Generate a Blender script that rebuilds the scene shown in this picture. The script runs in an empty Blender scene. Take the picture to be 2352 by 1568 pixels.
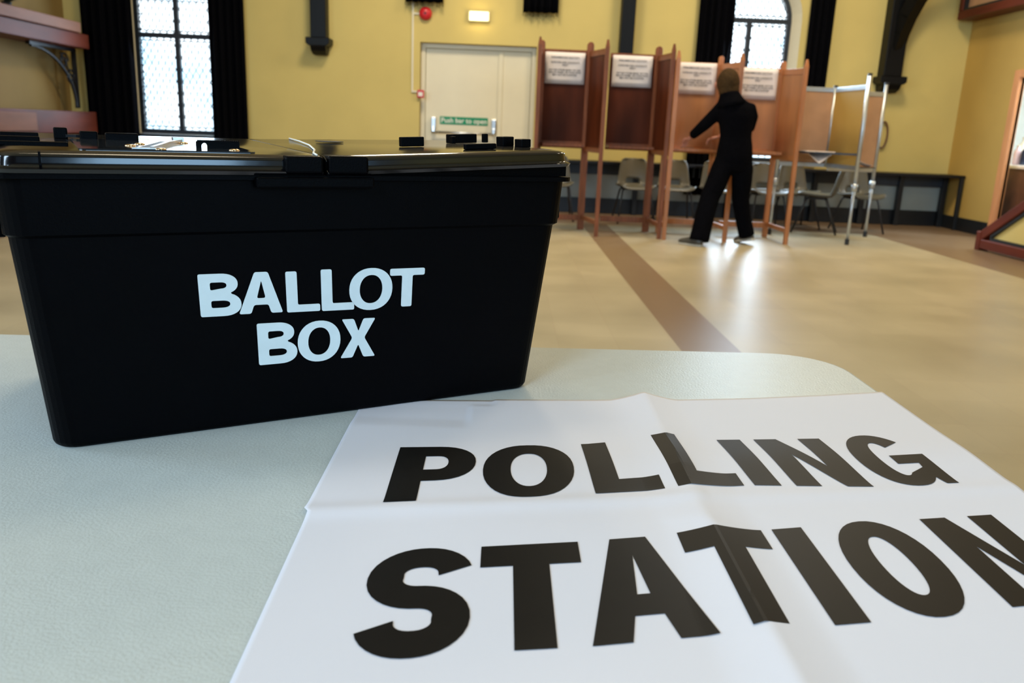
import bpy, bmesh, math, random
from mathutils import Vector, Matrix
PI = math.pi
C = bpy.context.scene.collection
random.seed(7)

# ---------------------------------------------------------------- camera, world, exposure
def look(yaw, pitch, roll):
    cy, sy = math.cos(yaw), math.sin(yaw); cp, sp = math.cos(pitch), math.sin(pitch)
    f = Vector((sy*cp, cy*cp, -sp)); r = Vector((cy, -sy, 0)); d = f.cross(r)
    c, s = math.cos(roll), math.sin(roll)
    r2 = c*r - s*d; d2 = s*r + c*d
    m = Matrix((r2, -d2, -f)).transposed()
    return m.to_4x4()
cam = bpy.data.cameras.new('camera'); cam_o = bpy.data.objects.new('camera', cam); C.objects.link(cam_o)
cam.sensor_width = 36; cam.lens = 36*1900/2352; cam.clip_start = .02; cam.clip_end = 100
cam_o.matrix_world = Matrix.Translation((0, 0, 1.05)) @ look(math.radians(.95), math.radians(14.35), math.radians(2.3))
cam.dof.use_dof = True; cam.dof.focus_distance = .93; cam.dof.aperture_fstop = 9
bpy.context.scene.camera = cam_o
S = bpy.context.scene
S.view_settings.view_transform = 'Standard'; S.view_settings.look = 'None'
S.view_settings.exposure = .25; S.view_settings.gamma = 1; S.view_settings.use_curve_mapping = False
w = bpy.data.worlds.new('daylight'); S.world = w; w.use_nodes = True
bg = w.node_tree.nodes['Background']; bg.inputs[0].default_value = (.80, .92, 1, 1); bg.inputs[1].default_value = 2.6

def area(name, loc, target, sx, sy, power, col):
    l = bpy.data.lights.new(name, 'AREA'); l.shape = 'RECTANGLE'; l.size = sx; l.size_y = sy
    l.energy = power; l.color = col
    o = bpy.data.objects.new(name, l); C.objects.link(o); o.location = loc
    o.rotation_euler = (Vector(target)-Vector(loc)).to_track_quat('-Z', 'Y').to_euler()
    return o
WARM = (1, .84, .60); COOL = (.60, .80, 1)
# added area lights for unseen windows behind and left, and unseen ceiling lamps
area('window_daylight', (3.8, -4.85, 2.4), (3.2, 5, 1.2), 2.3, 3.0, 190, (.42, .70, 1))
area('window_daylight', (-2.6, -4.85, 3.1), (-1.2, 1.5, .7), 1.7, 3.0, 390, COOL)
area('window_daylight', (-5.6, 1.4, 2.6), (0, 1.3, .7), 1.6, 2.8, 165, COOL)
area('window_daylight', (-5.6, -2.2, 2.6), (0, -.6, .7), 1.6, 2.8, 240, COOL)
area('window_light', (-4.33, 11.2, 1.95), (-4.0, 4, .5), 1.0, 2.2, 40, COOL)
area('window_light', (3.2, 11.2, 1.95), (2.6, 4, .5), .85, 2.2, 100, COOL)
for x in (-.8, 3.3):
    for y, p in ((2.6, 32), (8.0, 135)):
        area('unseen_ceiling_light', (x, y, 5.0), (x, y, 0), 1.1, 1.1, p, WARM)

# ---------------------------------------------------------------- materials
def mat(name, col, rough=.5, metal=0, spec=.5, noise=0, nscale=8, bump=0, bscale=200, stretch=None, trans=0, emit=None, es=0, coat=0):
    m = bpy.data.materials.new(name); m.use_nodes = True; nt = m.node_tree; N = nt.nodes
    p = N['Principled BSDF']; p.inputs['Base Color'].default_value = (*col, 1)
    p.inputs['Roughness'].default_value = rough; p.inputs['Metallic'].default_value = metal
    p.inputs['Specular IOR Level'].default_value = spec
    if coat: p.inputs['Coat Weight'].default_value = coat; p.inputs['Coat Roughness'].default_value = .12
    if trans: p.inputs['Transmission Weight'].default_value = trans
    if emit: p.inputs['Emission Color'].default_value = (*emit, 1); p.inputs['Emission Strength'].default_value = es
    if noise or bump:
        tc = N.new('ShaderNodeTexCoord'); mp = N.new('ShaderNodeMapping'); nt.links.new(tc.outputs['Object'], mp.inputs[0])
        if stretch: mp.inputs['Scale'].default_value = stretch
    if noise:
        n = N.new('ShaderNodeTexNoise'); n.inputs['Scale'].default_value = nscale; n.inputs['Detail'].default_value = 5
        nt.links.new(mp.outputs[0], n.inputs[0])
        r = N.new('ShaderNodeValToRGB'); r.color_ramp.elements[0].position = .3; r.color_ramp.elements[1].position = .7
        r.color_ramp.elements[0].color = (*[c*(1-noise) for c in col], 1)
        r.color_ramp.elements[1].color = (*[min(1, c*(1+noise)) for c in col], 1)
        nt.links.new(n.outputs[0], r.inputs[0]); nt.links.new(r.outputs[0], p.inputs['Base Color'])
    if bump:
        n2 = N.new('ShaderNodeTexNoise'); n2.inputs['Scale'].default_value = bscale; n2.inputs['Detail'].default_value = 3
        nt.links.new(mp.outputs[0], n2.inputs[0])
        b = N.new('ShaderNodeBump'); b.inputs['Strength'].default_value = bump; b.inputs['Distance'].default_value = .002
        nt.links.new(n2.outputs[0], b.inputs['Height']); nt.links.new(b.outputs[0], p.inputs['Normal'])
    return m
M = dict(
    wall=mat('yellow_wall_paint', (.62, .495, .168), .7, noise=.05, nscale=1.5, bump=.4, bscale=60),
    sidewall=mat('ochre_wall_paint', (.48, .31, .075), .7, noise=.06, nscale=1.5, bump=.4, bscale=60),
    frontwall=mat('dark_unseen_front_wall', (.05, .035, .03), .9, noise=.2, nscale=2),  # unseen wall behind the camera, made dark to cut its warm bounce
    leftwall=mat('shade_darkened_wall_paint', (.25, .165, .050), .8, noise=.08, nscale=1.5, bump=.4, bscale=60),  # gallery shade put into the left wall's base colour
    ceil=mat('ceiling_paint', (.62, .50, .30), .8, noise=.03),
    dado=mat('grey_green_dado_paint', (.34, .38, .35), .6, noise=.08, nscale=3),
    black=mat('black_paint', (.006, .007, .008), .45, noise=.2, nscale=10),
    beam=mat('black_stained_timber', (.002, .0022, .0026), .45, spec=.2, noise=.3, nscale=6, stretch=(8, 8, 1)),
    cloth=mat('black_curtain_cloth', (.0025, .0025, .0035), .95, spec=.03, noise=.2, nscale=30),
    cream=mat('cream_gloss_paint', (.74, .68, .50), .4, noise=.03, nscale=3),
    white=mat('white_plastic', (.8, .77, .68), .4, noise=.03),
    red=mat('red_plastic', (.55, .012, .02), .35, noise=.05),
    chrome=mat('brushed_metal', (.62, .64, .66), .3, 1, noise=.05, nscale=20),
    alum=mat('anodised_aluminium', (.50, .54, .57), .38, .8, noise=.05, nscale=20),
    brass=mat('rivet_metal', (.75, .55, .35), .2, 1, noise=.03),
    green=mat('green_sign', (.0, .25, .11), .5, noise=.05),
    frame=mat('dark_window_paint', (.012, .018, .028), .4, noise=.1),
    box=mat('black_polypropylene', (.0005, .0006, .0011), .45, spec=.05, noise=.15, nscale=40, bump=.15, bscale=500),
    lid=mat('glossy_black_lid_plastic', (.002, .002, .0025), .13, spec=.6, bump=.12, bscale=14, noise=.1),
    plate=mat('smooth_slot_plate', (.02, .022, .024), .06, spec=.9, noise=.05, nscale=20),
    vinyl=mat('white_vinyl_lettering', (.70, .80, .82), .45, noise=.03, nscale=60),
    ink=mat('black_poster_ink', (.006, .0055, .005), .5, spec=.14, noise=.1, nscale=60),
    paper=mat('white_poster_paper', (.70, .70, .765), .6, spec=.3, noise=.01, nscale=5, bump=.06, bscale=30),
    table=mat('pale_grey_table_plastic', (.525, .57, .56), .36, spec=.45, noise=.025, nscale=60, bump=.25, bscale=350),
    notice=mat('notice_paper', (.70, .64, .62), .6, noise=.02),
    print=mat('notice_print', (.05, .045, .05), .6, noise=.1),
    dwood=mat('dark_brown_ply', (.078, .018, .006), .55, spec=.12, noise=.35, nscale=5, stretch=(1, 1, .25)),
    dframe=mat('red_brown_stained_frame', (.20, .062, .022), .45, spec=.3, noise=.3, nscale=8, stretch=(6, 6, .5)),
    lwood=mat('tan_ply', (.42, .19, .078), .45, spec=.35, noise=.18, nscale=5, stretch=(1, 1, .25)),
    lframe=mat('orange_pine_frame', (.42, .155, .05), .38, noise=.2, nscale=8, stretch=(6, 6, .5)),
    pinkply=mat('pinkish_hardboard', (.42, .235, .125), .5, noise=.1, nscale=6),
    redwood=mat('polished_mahogany', (.11, .022, .010), .45, spec=.15, noise=.3, nscale=5, stretch=(1, .3, 1)),
    glarewood=mat('timber_with_glare', (.20, .085, .05), .5, spec=.15, noise=.15, nscale=4, stretch=(2, .5, 2)),  # glare on the mahogany put into a paler base colour
    dgreen=mat('dark_leaf', (.008, .03, .014), .5, noise=.3),
    chair=mat('grey_brown_chair_shell', (.085, .076, .052), .35, noise=.08, nscale=10),
    steel=mat('black_steel_tube', (.012, .012, .014), .35, noise=.1),
    skin=mat('skin', (.50, .20, .13), .5, noise=.06, nscale=20),
    hair=mat('grey_brown_hair', (.050, .028, .011), .9, spec=.1, noise=.4, nscale=60),
    shoe=mat('grey_shoe_leather', (.06, .055, .045), .4, noise=.2),
    sole=mat('pale_shoe_sole', (.45, .42, .35), .5, noise=.1),
    bench=mat('blackened_bench_wood', (.006, .006, .008), .35, spec=.3, noise=.3, nscale=6, stretch=(.5, 4, 4)),
    blue=mat('dark_blue_grey_paint', (.020, .030, .042), .45, noise=.15),
    counter=mat('white_worktop', (.85, .86, .86), .3, noise=.02),
    kwall=mat('kitchen_wall_white', (.80, .84, .82), .6, noise=.02),
    cab=mat('brown_cabinet', (.13, .055, .03), .45, noise=.2),
    doorwood=mat('orange_door_frame', (.62, .27, .11), .4, noise=.12, nscale=5, stretch=(4, 4, .5)),
    tie=mat('white_cable_tie', (.8, .74, .62), .4, noise=.02),
    darkblue=mat('dark_blue_bottle', (.01, .02, .06), .25, noise=.1),
    pinkb=mat('pink_bottle', (.8, .6, .66), .35, noise=.05),
    exitlit=mat('lit_exit_panel', (.9, .8, .4), .4, emit=(1, .78, .33), es=3.5, noise=.02),
)
def glass_mat():
    m = bpy.data.materials.new('thin_window_glass'); m.use_nodes = True; nt = m.node_tree; nt.nodes.clear()
    o = nt.nodes.new('ShaderNodeOutputMaterial'); t = nt.nodes.new('ShaderNodeBsdfTransparent'); g = nt.nodes.new('ShaderNodeBsdfGlossy')
    n = nt.nodes.new('ShaderNodeTexNoise'); n.inputs['Scale'].default_value = 3
    r = nt.nodes.new('ShaderNodeValToRGB'); r.color_ramp.elements[0].color = (.75, .9, 1, 1); r.color_ramp.elements[1].color = (1, 1, 1, 1)
    r.color_ramp.elements[0].position = .35; r.color_ramp.elements[1].position = .55
    nt.links.new(n.outputs[0], r.inputs[0]); nt.links.new(r.outputs[0], t.inputs[0])
    g.inputs['Roughness'].default_value = .05; x = nt.nodes.new('ShaderNodeMixShader'); x.inputs[0].default_value = .05
    nt.links.new(t.outputs[0], x.inputs[1]); nt.links.new(g.outputs[0], x.inputs[2]); nt.links.new(x.outputs[0], o.inputs[0]); return m
M['glass'] = glass_mat()
def floor_mat():
    m = mat('polished_hall_floor', (.5, .4, .27), .27, spec=.5); nt = m.node_tree; N = nt.nodes; L = nt.links; p = N['Principled BSDF']
    tc = N.new('ShaderNodeTexCoord'); sep = N.new('ShaderNodeSeparateXYZ'); L.new(tc.outputs['Object'], sep.inputs[0])
    def math_(op, a, b):
        n = N.new('ShaderNodeMath'); n.operation = op
        for i, v in enumerate((a, b)):
            if isinstance(v, (int, float)): n.inputs[i].default_value = v
            else: L.new(v, n.inputs[i])
        return n.outputs[0]
    X, Y = sep.outputs[0], sep.outputs[1]
    n1 = N.new('ShaderNodeTexNoise'); n1.inputs['Scale'].default_value = 1.3; n1.inputs['Detail'].default_value = 6; L.new(tc.outputs['Object'], n1.inputs[0])
    br = N.new('ShaderNodeTexBrick'); br.offset = 0; br.inputs['Scale'].default_value = 1; br.inputs['Brick Width'].default_value = .305
    br.inputs['Row Height'].default_value = .305; br.inputs['Mortar Size'].default_value = .0015
    br.inputs['Color1'].default_value = (.395, .335, .215, 1); br.inputs['Color2'].default_value = (.435, .37, .24, 1); br.inputs['Mortar'].default_value = (.38, .30, .20, 1)
    L.new(tc.outputs['Object'], br.inputs[0])
    mx = N.new('ShaderNodeMix'); mx.data_type = 'RGBA'; mx.blend_type = 'OVERLAY'; mx.inputs[0].default_value = .35
    L.new(br.outputs[0], mx.inputs[6]); L.new(n1.outputs[0], mx.inputs[7])
    strip = math_('MULTIPLY', math_('GREATER_THAN', X, .925), math_('LESS_THAN', X, 1.235))
    strip = math_('MULTIPLY', strip, math_('LESS_THAN', Y, 9.9))
    bord = math_('MAXIMUM', math_('GREATER_THAN', X, 4.4), math_('GREATER_THAN', Y, 9.9))
    bord = math_('MAXIMUM', bord, math_('LESS_THAN', X, -4.2))
    m2 = N.new('ShaderNodeMix'); m2.data_type = 'RGBA'; L.new(math_('MAXIMUM', strip, bord), m2.inputs[0])
    L.new(mx.outputs[2], m2.inputs[6]); m2.inputs[7].default_value = (.22, .145, .085, 1)
    L.new(m2.outputs[2], p.inputs['Base Color'])
    r = math_('ADD', math_('MULTIPLY', n1.outputs[0], .14), .28); L.new(r, p.inputs['Roughness'])
    return m
M['floor'] = floor_mat()

# ---------------------------------------------------------------- mesh helpers
class MB:
    """collects shapes, then links them as ONE mesh object"""
    def __init__(s): s.v = []; s.f = []
    def add(s, v, f):
        o = len(s.v); s.v += [tuple(x) for x in v]; s.f += [tuple(i+o for i in q) for q in f]; return s
    def box(s, a, b, m=None):
        x0, y0, z0 = a; x1, y1, z1 = b
        v = [Vector(p) for p in ((x0,y0,z0),(x1,y0,z0),(x1,y1,z0),(x0,y1,z0),(x0,y0,z1),(x1,y0,z1),(x1,y1,z1),(x0,y1,z1))]
        if m: v = [m @ p for p in v]
        return s.add(v, [(0,3,2,1),(4,5,6,7),(0,1,5,4),(1,2,6,5),(2,3,7,6),(3,0,4,7)])
    def bar(s, p, q, w, d=None, up=(0,0,1)):
        """rectangular bar from p to q"""
        p, q = Vector(p), Vector(q); d = d or w; t = (q-p).normalized(); u = Vector(up)
        if abs(t.dot(u)) > .98: u = Vector((0, 1, 0))
        a = t.cross(u).normalized(); b = a.cross(t)
        v = [c + a*i*w/2 + b*j*d/2 for c in (p, q) for i, j in ((-1,-1),(1,-1),(1,1),(-1,1))]
        return s.add(v, [(3,2,1,0),(4,5,6,7),(0,1,5,4),(1,2,6,5),(2,3,7,6),(3,0,4,7)])
    def tube(s, pts, r, n=10, closed=False):
        pts = [Vector(p) for p in pts]; k = len(pts); v = []; f = []; prev = None
        rs = r if isinstance(r, (list, tuple)) else [r]*k
        for i, p in enumerate(pts):
            a = pts[(i-1) % k] if (i or closed) else p; b = pts[(i+1) % k] if (i < k-1 or closed) else p
            t = (b-a).normalized()
            if prev is None: u = t.orthogonal().normalized()
            else: u = (prev - t*prev.dot(t)).normalized()
            prev = u; w_ = t.cross(u)
            v += [p + (u*math.cos(2*PI*j/n) + w_*math.sin(2*PI*j/n))*rs[i] for j in range(n)]
        m = k if closed else k-1
        for i in range(m):
            for j in range(n):
                a, b = i*n+j, i*n+(j+1) % n; c, d = ((i+1) % k)*n+(j+1) % n, ((i+1) % k)*n+j
                f.append((a, b, c, d))
        if not closed: f += [tuple(range(n))[::-1], tuple(range((k-1)*n, k*n))]
        return s.add(v, f)
    def lathe(s, prof, c=(0,0,0), n=24, m=None):
        v = []; f = []
        for r, z in prof: v += [Vector((c[0]+r*math.cos(2*PI*j/n), c[1]+r*math.sin(2*PI*j/n), c[2]+z)) for j in range(n)]
        for i in range(len(prof)-1):
            for j in range(n): f.append((i*n+j, i*n+(j+1) % n, (i+1)*n+(j+1) % n, (i+1)*n+j))
        f += [tuple(range(n))[::-1], tuple(range((len(prof)-1)*n, len(prof)*n))]
        if m: v = [m @ p for p in v]
        return s.add(v, f)
    def loft(s, rings, cap0=True, cap1=True):
        n = len(rings[0]); v = [p for r in rings for p in r]; f = []
        for i in range(len(rings)-1):
            for j in range(n): f.append((i*n+j, i*n+(j+1) % n, (i+1)*n+(j+1) % n, (i+1)*n+j))
        if cap0: f.append(tuple(range(n))[::-1])
        if cap1: f.append(tuple(range((len(rings)-1)*n, len(rings)*n)))
        return s.add(v, f)
    def grid(s, fn, nu, nv, skip=None):
        v = [fn(i/nu, j/nv) for j in range(nv+1) for i in range(nu+1)]; f = []
        for j in range(nv):
            for i in range(nu):
                if skip and skip((i+.5)/nu, (j+.5)/nv): continue
                a = j*(nu+1)+i; f.append((a, a+1, a+nu+2, a+nu+1))
        return s.add(v, f)
    def prism(s, poly, y0, y1):
        """polygon in x,z extruded along y"""
        n = len(poly); v = [(x, y0, z) for x, z in poly] + [(x, y1, z) for x, z in poly]
        f = [tuple(range(n)), tuple(range(n, 2*n))[::-1]] + [(i, i+n, (i+1) % n+n, (i+1) % n) for i in range(n)]
        return s.add(v, f)
    def build(s, name, material, parent=None, bevel=0, smooth=False, seg=2, solid=0, sub=0, off=0):
        me = bpy.data.meshes.new(name); me.from_pydata([tuple(x) for x in s.v], [], s.f); me.update()
        return link(name, me, material, parent, bevel, smooth, seg, solid, sub, off)
def link(name, me, material, parent=None, bevel=0, smooth=False, seg=2, solid=0, sub=0, off=0):
    bm = bmesh.new(); bm.from_mesh(me); bmesh.ops.recalc_face_normals(bm, faces=bm.faces); bm.to_mesh(me); bm.free()
    o = bpy.data.objects.new(name, me); C.objects.link(o); me.materials.append(M[material] if isinstance(material, str) else material)
    if parent: o.parent = parent
    if smooth:
        for p in me.polygons: p.use_smooth = True
    if solid: d = o.modifiers.new('thickness', 'SOLIDIFY'); d.thickness = solid; d.offset = off
    if sub: d = o.modifiers.new('smooth', 'SUBSURF'); d.levels = sub; d.render_levels = sub
    if bevel: d = o.modifiers.new('edges', 'BEVEL'); d.width = bevel; d.segments = seg; d.limit_method = 'ANGLE'; d.angle_limit = .6
    return o
def tag(o, label=None, cat=None, group=None, kind=None):
    if label: o['label'] = label
    if cat: o['category'] = cat
    if group: o['group'] = group
    if kind: o['kind'] = kind
    return o
def empty(name, loc, label, cat, rz=0, group=None):
    o = bpy.data.objects.new(name, None); C.objects.link(o); o.location = loc; o.rotation_euler = (0, 0, rz); o.empty_display_size = .1
    return tag(o, label, cat, group)
def copy_tree(o, parent=None):
    c = o.copy(); C.objects.link(c); c.parent = parent
    for ch in [k for k in list(bpy.data.objects) if k.parent == o and k != c]: copy_tree(ch, c)
    return c
def rrect(x0, y0, x1, y1, r, z, n=6, rs=None):
    """rounded rectangle ring, corner radii in order (x0y0, x1y0, x1y1, x0y1)"""
    rs = rs or (r, r, r, r); out = []
    for (cx, cy, a0), q in zip(((x0, y0, PI), (x1, y0, 1.5*PI), (x1, y1, 0), (x0, y1, .5*PI)), rs):
        sx = 1 if cx == x0 else -1; sy = 1 if cy == y0 else -1
        for i in range(n+1):
            a = a0 + .5*PI*i/n; out.append(Vector((cx + sx*q + q*math.cos(a), cy + sy*q + q*math.sin(a), z)))
    return out
def filled(name, loops, extrude):
    """2D outline with holes -> mesh in the xy plane, thickness 2*extrude"""
    cu = bpy.data.curves.new(name, 'CURVE'); cu.dimensions = '2D'; cu.fill_mode = 'BOTH'; cu.extrude = extrude
    for lp in loops:
        sp = cu.splines.new('POLY'); sp.points.add(len(lp)-1); sp.use_cyclic_u = True
        for i, p in enumerate(lp): sp.points[i].co = (p[0], p[1], 0, 1)
    o = bpy.data.objects.new(name, cu); C.objects.link(o); dg = bpy.context.evaluated_depsgraph_get(); dg.update()
    me = bpy.data.meshes.new_from_object(o.evaluated_get(dg)); bpy.data.objects.remove(o); bpy.data.curves.remove(cu)
    return me
def text_mesh(name, body, size, extrude=.0005, bold=0, space=1):
    cu = bpy.data.curves.new(name, 'FONT'); cu.body = body; cu.size = size; cu.align_x = 'CENTER'; cu.align_y = 'CENTER'; cu.extrude = extrude; cu.offset = bold; cu.space_line = space
    cu.resolution_u = 3
    o = bpy.data.objects.new(name, cu); C.objects.link(o); dg = bpy.context.evaluated_depsgraph_get(); dg.update()
    me = bpy.data.meshes.new_from_object(o.evaluated_get(dg)); bpy.data.objects.remove(o); bpy.data.curves.remove(cu)
    return me
UP = Matrix(((1,0,0,0),(0,0,-1,0),(0,1,0,0),(0,0,0,1)))     # xy plane -> xz plane facing -y

# ---------------------------------------------------------------- letter outlines in a unit box
def arc(cx, cy, rx, ry, a0, a1, n=14, p=2.0):
    o = []
    for i in range(n+1):
        a = math.radians(a0 + (a1-a0)*i/n); c, s = math.cos(a), math.sin(a)
        o.append((cx + rx*math.copysign(abs(c)**(2/p), c), cy + ry*math.copysign(abs(s)**(2/p), s)))
    return o
def stroke(pts, sx, sy):
    l, r = [], []
    for i, p in enumerate(pts):
        a = pts[max(0, i-1)]; b = pts[min(len(pts)-1, i+1)]; dx, dy = b[0]-a[0], b[1]-a[1]; h = math.hypot(dx, dy)
        nx, ny = -dy/h, dx/h; l.append((p[0]+nx*sx/2, p[1]+ny*sy/2)); r.append((p[0]-nx*sx/2, p[1]-ny*sy/2))
    return l + r[::-1]
def glyph(ch, sx, sy):
    if ch == 'I': return [[(0,0),(1,0),(1,1),(0,1)]]
    if ch == 'L': return [[(0,0),(1,0),(1,sy),(sx,sy),(sx,1),(0,1)]]
    if ch == 'T': return [[(.5-sx/2,0),(.5+sx/2,0),(.5+sx/2,1-sy),(1,1-sy),(1,1),(0,1),(0,1-sy),(.5-sx/2,1-sy)]]
    if ch == 'N': return [[(0,0),(sx,0),(sx,.62),(1-sx*1.02,0),(1,0),(1,1),(1-sx,1),(1-sx,.38),(sx*1.02,1),(0,1)]]
    if ch == 'X': q = sx*1.22; return [[(0,0),(q,0),(.5,.34),(1-q,0),(1,0),(.5+q*.5,.51),(.98,1),(.98-q,1),(.5,.67),(.02+q,1),(.02,1),(.5-q*.5,.51)]]
    if ch == 'A':
        t = sx*.60; k = sx*1.08
        return [[(0,0),(k,0),(k+.065,.21),(1-k-.065,.21),(1-k,0),(1,0),(.5+t,1),(.5-t,1)], [(k+.13,.21+sy*.95),(1-k-.13,.21+sy*.95),(.5,.80)]]
    if ch == 'O': return [arc(.5,.5,.5,.52,0,360,40,2.15)[:-1], arc(.5,.5,.5-sx,.52-sy,0,360,40,2.15)[:-1]]
    if ch == 'P':
        r = .33
        return [[(0,0),(sx,0),(sx,1-2*r)] + arc(.52,1-r,.48,r,-90,90,16,2.2) + [(0,1)], [(sx,1-2*r+sy)] + arc(.52,1-r,.48-sx*.95,r-sy,-90,90,12,2.2) + [(sx,1-sy)]]
    if ch == 'B':
        return [[(0,0)] + arc(.55,.275,.45,.275,-90,62,14,2.2) + arc(.53,.76,.41,.24,-58,90,14,2.2) + [(0,1)],
                [(sx,sy)] + arc(.54,.285,.46-sx,.285-sy,-90,90,10,2.3) + [(sx,.57-sy)],
                [(sx,.43+sy*.92)] + arc(.52,.725,.42-sx,.275-sy,-90,90,10,2.3) + [(sx,1-sy)]]
    if ch == 'S':
        q = (1.03-sy)/4; a = arc(.5,1.015-sy/2-q,.5-sx/2,q,12,262,24,2.15); b = arc(.5,-.015+sy/2+q,.5-sx/2,q,82,-168,24,2.15)
        return [stroke(a + b, sx, sy)]
    if ch == 'G':
        o = arc(.47,.5,.47,.52,36,304,34,2.1); i = arc(.47,.5,.47-sx,.52-sy,300,38,30,2.1)
        return [o + [(.80,.12),(.84,0),(1,0),(1,.54),(.5,.54),(.5,.54-sy*.85),(.80,.54-sy*.85),(.78,.30)] + i]
def round_poly(pts, rx, ry):
    """round sharp corners"""
    out = []; n = len(pts)
    for i, p in enumerate(pts):
        a, b = Vector(pts[i-1]), Vector(pts[(i+1) % n]); p = Vector(p); u, v = a-p, b-p
        if u.length < .04 or v.length < .04 or u.angle(v) > 2.7: out.append(tuple(p)); continue
        fu, fv = min(.45*u.length, rx), min(.45*v.length, rx); q0 = p+u.normalized()*fu; q1 = p+v.normalized()*fv
        for k in range(5):
            t = k/4; out.append(tuple(q0*(1-t)**2 + p*2*t*(1-t) + q1*t*t))
    return out
def letter_mesh(ch, sx, sy, fn, thick=0, rounding=0, cuts=12):
    loops = glyph(ch, sx, sy)
    if rounding: loops = [round_poly(l, rounding, rounding) for l in loops]
    me = filled('letter', loops, 0); bm = bmesh.new(); bm.from_mesh(me)
    bmesh.ops.remove_doubles(bm, verts=bm.verts, dist=1e-5)
    for ax in (0, 1):
        for k in range(1, cuts):
            co = [0, 0, 0]; co[ax] = k/cuts; no = [0, 0, 0]; no[ax] = 1
            bmesh.ops.bisect_plane(bm, geom=bm.verts[:]+bm.edges[:]+bm.faces[:], plane_co=co, plane_no=no, dist=1e-6)
    if thick:
        r = bmesh.ops.extrude_face_region(bm, geom=bm.faces[:])
        top = set(g for g in r['geom'] if isinstance(g, bmesh.types.BMVert))
    else: top = set()
    for v in bm.verts: v.co = Vector(fn(v.co.x, v.co.y, thick if v in top else 0))
    bmesh.ops.recalc_face_normals(bm, faces=bm.faces); bm.to_mesh(me); bm.free()
    return me

# ================================================================ THE HALL
X0, X1, Y0, Y1, ZC = -5.7, 5.95, -5.0, 11.3, 5.4
WT = .32
def arched(x0, x1, z0, zs, n=20):
    r = (x1-x0)/2; return [(x0, z0), (x1, z0)] + [((x0+x1)/2 + r*math.cos(PI*i/n), zs + r*math.sin(PI*i/n)) for i in range(n+1)]
WL = (-4.87, -3.79, .82, 2.545); WR = (2.58, 3.66, .76, 2.545)
DX0, DX1, DZ = -1.15, .36, 2.10
# wall facing the camera with its two arched openings and the door recess
wb = filled('wall_back', [[(X0,0),(DX0,0),(DX0,DZ),(DX1,DZ),(DX1,0),(X1,0),(X1,ZC),(X0,ZC)], arched(WL[0]-.09, WL[1]+.09, WL[2]-.05, WL[3]), arched(WR[0]-.09, WR[1]+.09, WR[2]-.05, WR[3])], WT/2)
wb.transform(Matrix.Translation((0, Y1+WT/2, 0)) @ UP)
tag(link('wall_back', wb, 'wall'), kind='structure')
MB().box((DX0-.1, Y1+WT, 0), (DX1+.1, Y1+WT+.05, DZ+.1)).build('wall_recess', 'cream')['kind'] = 'structure'
def struct(name, material, *boxes, bevel=0):
    b = MB()
    for q in boxes: b.box(*q)
    return tag(b.build(name, material, bevel=bevel), kind='structure')
struct('floor', 'floor', ((X0, Y0, -.1), (X1, Y1+.0, 0)), ((DX0, Y1, -.1), (DX1, Y1+WT, 0)))
struct('ceiling', 'ceil', ((X0, Y0, ZC), (X1, Y1+WT, ZC+.1)))
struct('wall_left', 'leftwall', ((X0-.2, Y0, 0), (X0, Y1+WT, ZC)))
KY0, KY1, KZ = 8.7, 9.99, 1.86
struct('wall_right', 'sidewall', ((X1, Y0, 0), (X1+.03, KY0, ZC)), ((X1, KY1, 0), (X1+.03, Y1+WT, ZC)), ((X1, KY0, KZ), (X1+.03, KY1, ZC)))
struct('wall_front', 'frontwall', ((X0-.2, Y0-.2, 0), (X1+.2, Y0, ZC)))
# skirting, pale dado zone, dark rail
struct('baseboard_back', 'black', ((X0, Y1-.03, 0), (DX0, Y1, .20)), ((DX1, Y1-.03, 0), (X1, Y1, .20)), bevel=.004)
struct('baseboard_right', 'black', ((X1-.03, KY1+.12, 0), (X1, Y1-.03, .17)), bevel=.004)
struct('baseboard_left', 'black', ((X0, Y0, 0), (X0+.03, Y1-.03, .20)), bevel=.004)
struct('trim_1', 'dado', ((DX1, Y1-.008, .20), (X1, Y1, .62)), ((X0, Y1-.008, .20), (DX0, Y1, .62)))

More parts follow.
